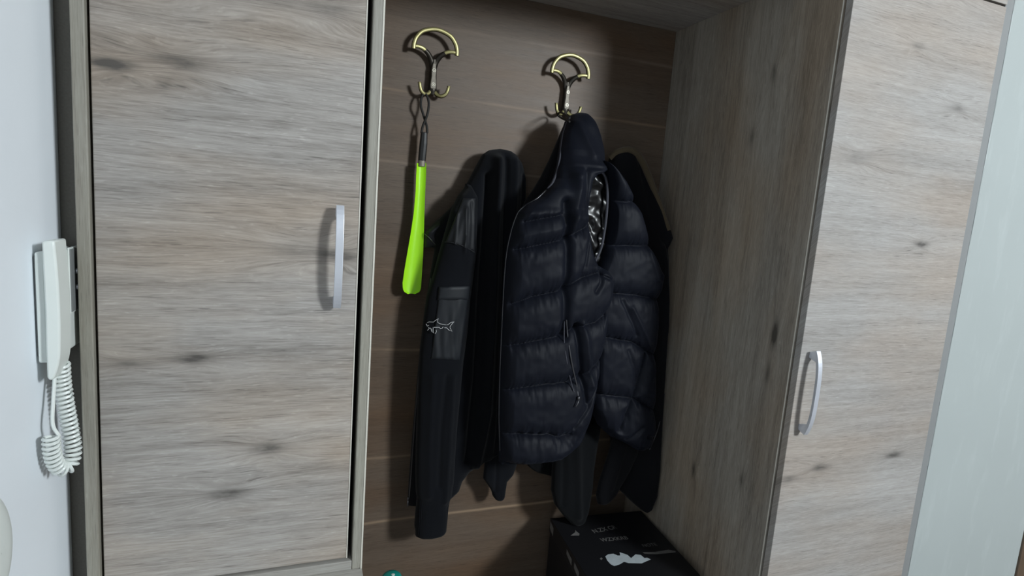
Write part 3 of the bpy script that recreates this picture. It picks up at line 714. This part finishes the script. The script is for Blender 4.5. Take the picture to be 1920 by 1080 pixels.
# ------------------------------------------------------------------ shoe box on the niche seat
zt = H-.965
A_ = atz(1040, 998, zt); Bq = atz(1120, 1078, zt); Cq = atz(1241, 990, zt); Dq = atz(1326, 1078, zt)
ang = math.radians(-4.5)
bx = thing('shoe_box', (.915, 1.33, .26), 'black cardboard box with pale printing on its lid, standing in the niche corner', 'box')
cx, cy, hw, hd_ = .915, 1.345, .160, .17
rot = lambda x, y: (cx+x*math.cos(ang)-y*math.sin(ang), cy+x*math.sin(ang)+y*math.cos(ang))
def rbox(name, a, b, c, d, z0, z1, mat, parent, bev):
    V = [(*rot(x, y), z) for z in (z0, z1) for x, y in ((a, c), (b, c), (b, d), (a, d))]
    return obj(name, V, BOXF, mat, parent, bevel=bev)
rbox('body', -hw+.002, hw-.002, -hd_+.002, hd_-.002, .2606, zt-.004, M['card'], bx, .001)
lid = rbox('lid', -hw, hw, -hd_, hd_, zt-.045, zt, M['card'], bx, .0016)
def flat_print(name, pts, mat, parent):            # printed shapes on the lid
    Q = [atz(a, b, zt) for a, b in pts]
    V, Fc = prism([(q[0], q[1]) for q in Q], 'z', zt+.0001, zt+.0005)
    return obj(name, V, Fc, mat, parent)
z6 = lambda pts: [(1020+a/6, 960+b/6) for a, b in pts]
flat_print('pale_print', z6([(690, 500), (720, 478), (780, 470), (830, 492), (858, 490), (850, 455), (900, 470), (940, 485), (980, 520), (1030, 478), (1090, 485), (1130, 520), (1160, 515), (1200, 535), (1150, 555), (1100, 578), (950, 575), (900, 560), (850, 590), (790, 608), (750, 590), (710, 545)]), M['print'], lid)
flat_print('pale_print', z6([(300, 265), (350, 230), (352, 205), (372, 225), (400, 245), (395, 265)]), M['print2'], lid)
flat_print('pale_print', z6([(628, 528), (642, 512), (660, 525), (645, 542)]), M['print2'], lid)
flat_print('pale_print', z6([(1110, 455), (1250, 450), (1400, 425), (1480, 440), (1480, 455), (1260, 475), (1130, 468)]), M['print2'], lid)
def lettering(name, txt, p0, p1, hgt, mat, parent):
    cu = bpy.data.curves.new(name, 'FONT'); cu.body = txt; cu.size = 1; cu.offset = .012
    t = bpy.data.objects.new(name, cu); COL.objects.link(t)
    me = bpy.data.meshes.new_from_object(t.evaluated_get(bpy.context.evaluated_depsgraph_get()))
    bpy.data.objects.remove(t)
    vs_ = np.array([v.co[:] for v in me.vertices]); fc = [tuple(p_.vertices) for p_ in me.polygons]
    a, b = np.array(p0), np.array(p1); L = np.linalg.norm(b-a); ex_ = (b-a)/L; ey = np.cross((0, 0, 1), ex_)
    w = vs_[:, 0].max()-vs_[:, 0].min()
    V = [a+ex_*(v[0]-vs_[:, 0].min())/w*L+ey*v[1]*hgt/.7+np.array([0, 0, .0006]) for v in vs_]
    bpy.data.meshes.remove(me)
    return obj(name, V, fc, mat, parent)
lettering('printed_text', 'N.ZX CR', atz(1115, 1000, zt), atz(1158, 991, zt), .020, M['print2'], lid)
lettering('printed_text', 'WZXKRB', atz(1128, 1016, zt), atz(1179, 1011, zt), .017, M['print2'], lid)
lettering('printed_text', 'NOTE', atz(1207, 1026, zt), atz(1233, 1023, zt), .014, M['print2'], lid)
# pale marks on the box's left side
def side_mark(u0, u1, v0, v1):
    xs = -hw-.0005
    V = [(*rot(xs, y), z) for y, z in ((u0, v0), (u1, v0+.01), (u1, v1), (u0, v1-.006))]+[(*rot(xs+.0004, y), z) for y, z in ((u0, v0), (u1, v0+.01), (u1, v1), (u0, v1-.006))]
    obj('pale_print', V, BOXF, M['print2'], lid)
side_mark(.135, .165, zt-.04, zt-.008); side_mark(-.02, .02, zt-.036, zt-.012); side_mark(-.075, -.04, zt-.04, zt-.014)

# ------------------------------------------------------------------ teal round-topped thing on the niche seat
c = aty(735, 1075, 1.38)
hb = c[2]-.26
tb = thing('water_bottle', (c[0], c[1], .26), 'teal round lidded bottle with white mark, cut by the bottom picture edge', 'bottle')
V = []; Fc = []; na = 32
prof_ = [(.032, .2605), (.034, .264), (.034, .26+hb*.72), (.026, .26+hb*.84), (.021, .26+hb-.033)]
def lathe(name, prof_, mat, parent, cx, cy):
    V = []; Fc = []
    for r_, z in prof_:
        for k in range(na): V.append((cx+r_*math.cos(k*2*math.pi/na), cy+r_*math.sin(k*2*math.pi/na), z))
    for i in range(len(prof_)-1):
        for k in range(na): l = (k+1) % na; Fc.append((i*na+k, i*na+l, i*na+na+l, i*na+na+k))
    Fc += [tuple(range(na))[::-1], tuple(range(len(V)-na, len(V)))]
    return obj(name, V, Fc, mat, parent, smooth=True, auto=40)
lathe('body', prof_, M['black_plastic'], tb, c[0], c[1])
zc_ = .26+hb
lid2 = lathe('lid', [(.0235, zc_-.034), (.026, zc_-.033), (.0262, zc_-.014), (.0245, zc_-.008), (.020, zc_-.0035), (.012, zc_-.001), (.002, zc_)], M['teal'], tb, c[0], c[1])
lathe('mark', [(.0045, zc_-.0012), (.0045, zc_+.0006), (.003, zc_+.0012)], M['white_plastic'], lid2, c[0]+.002, c[1]-.006)
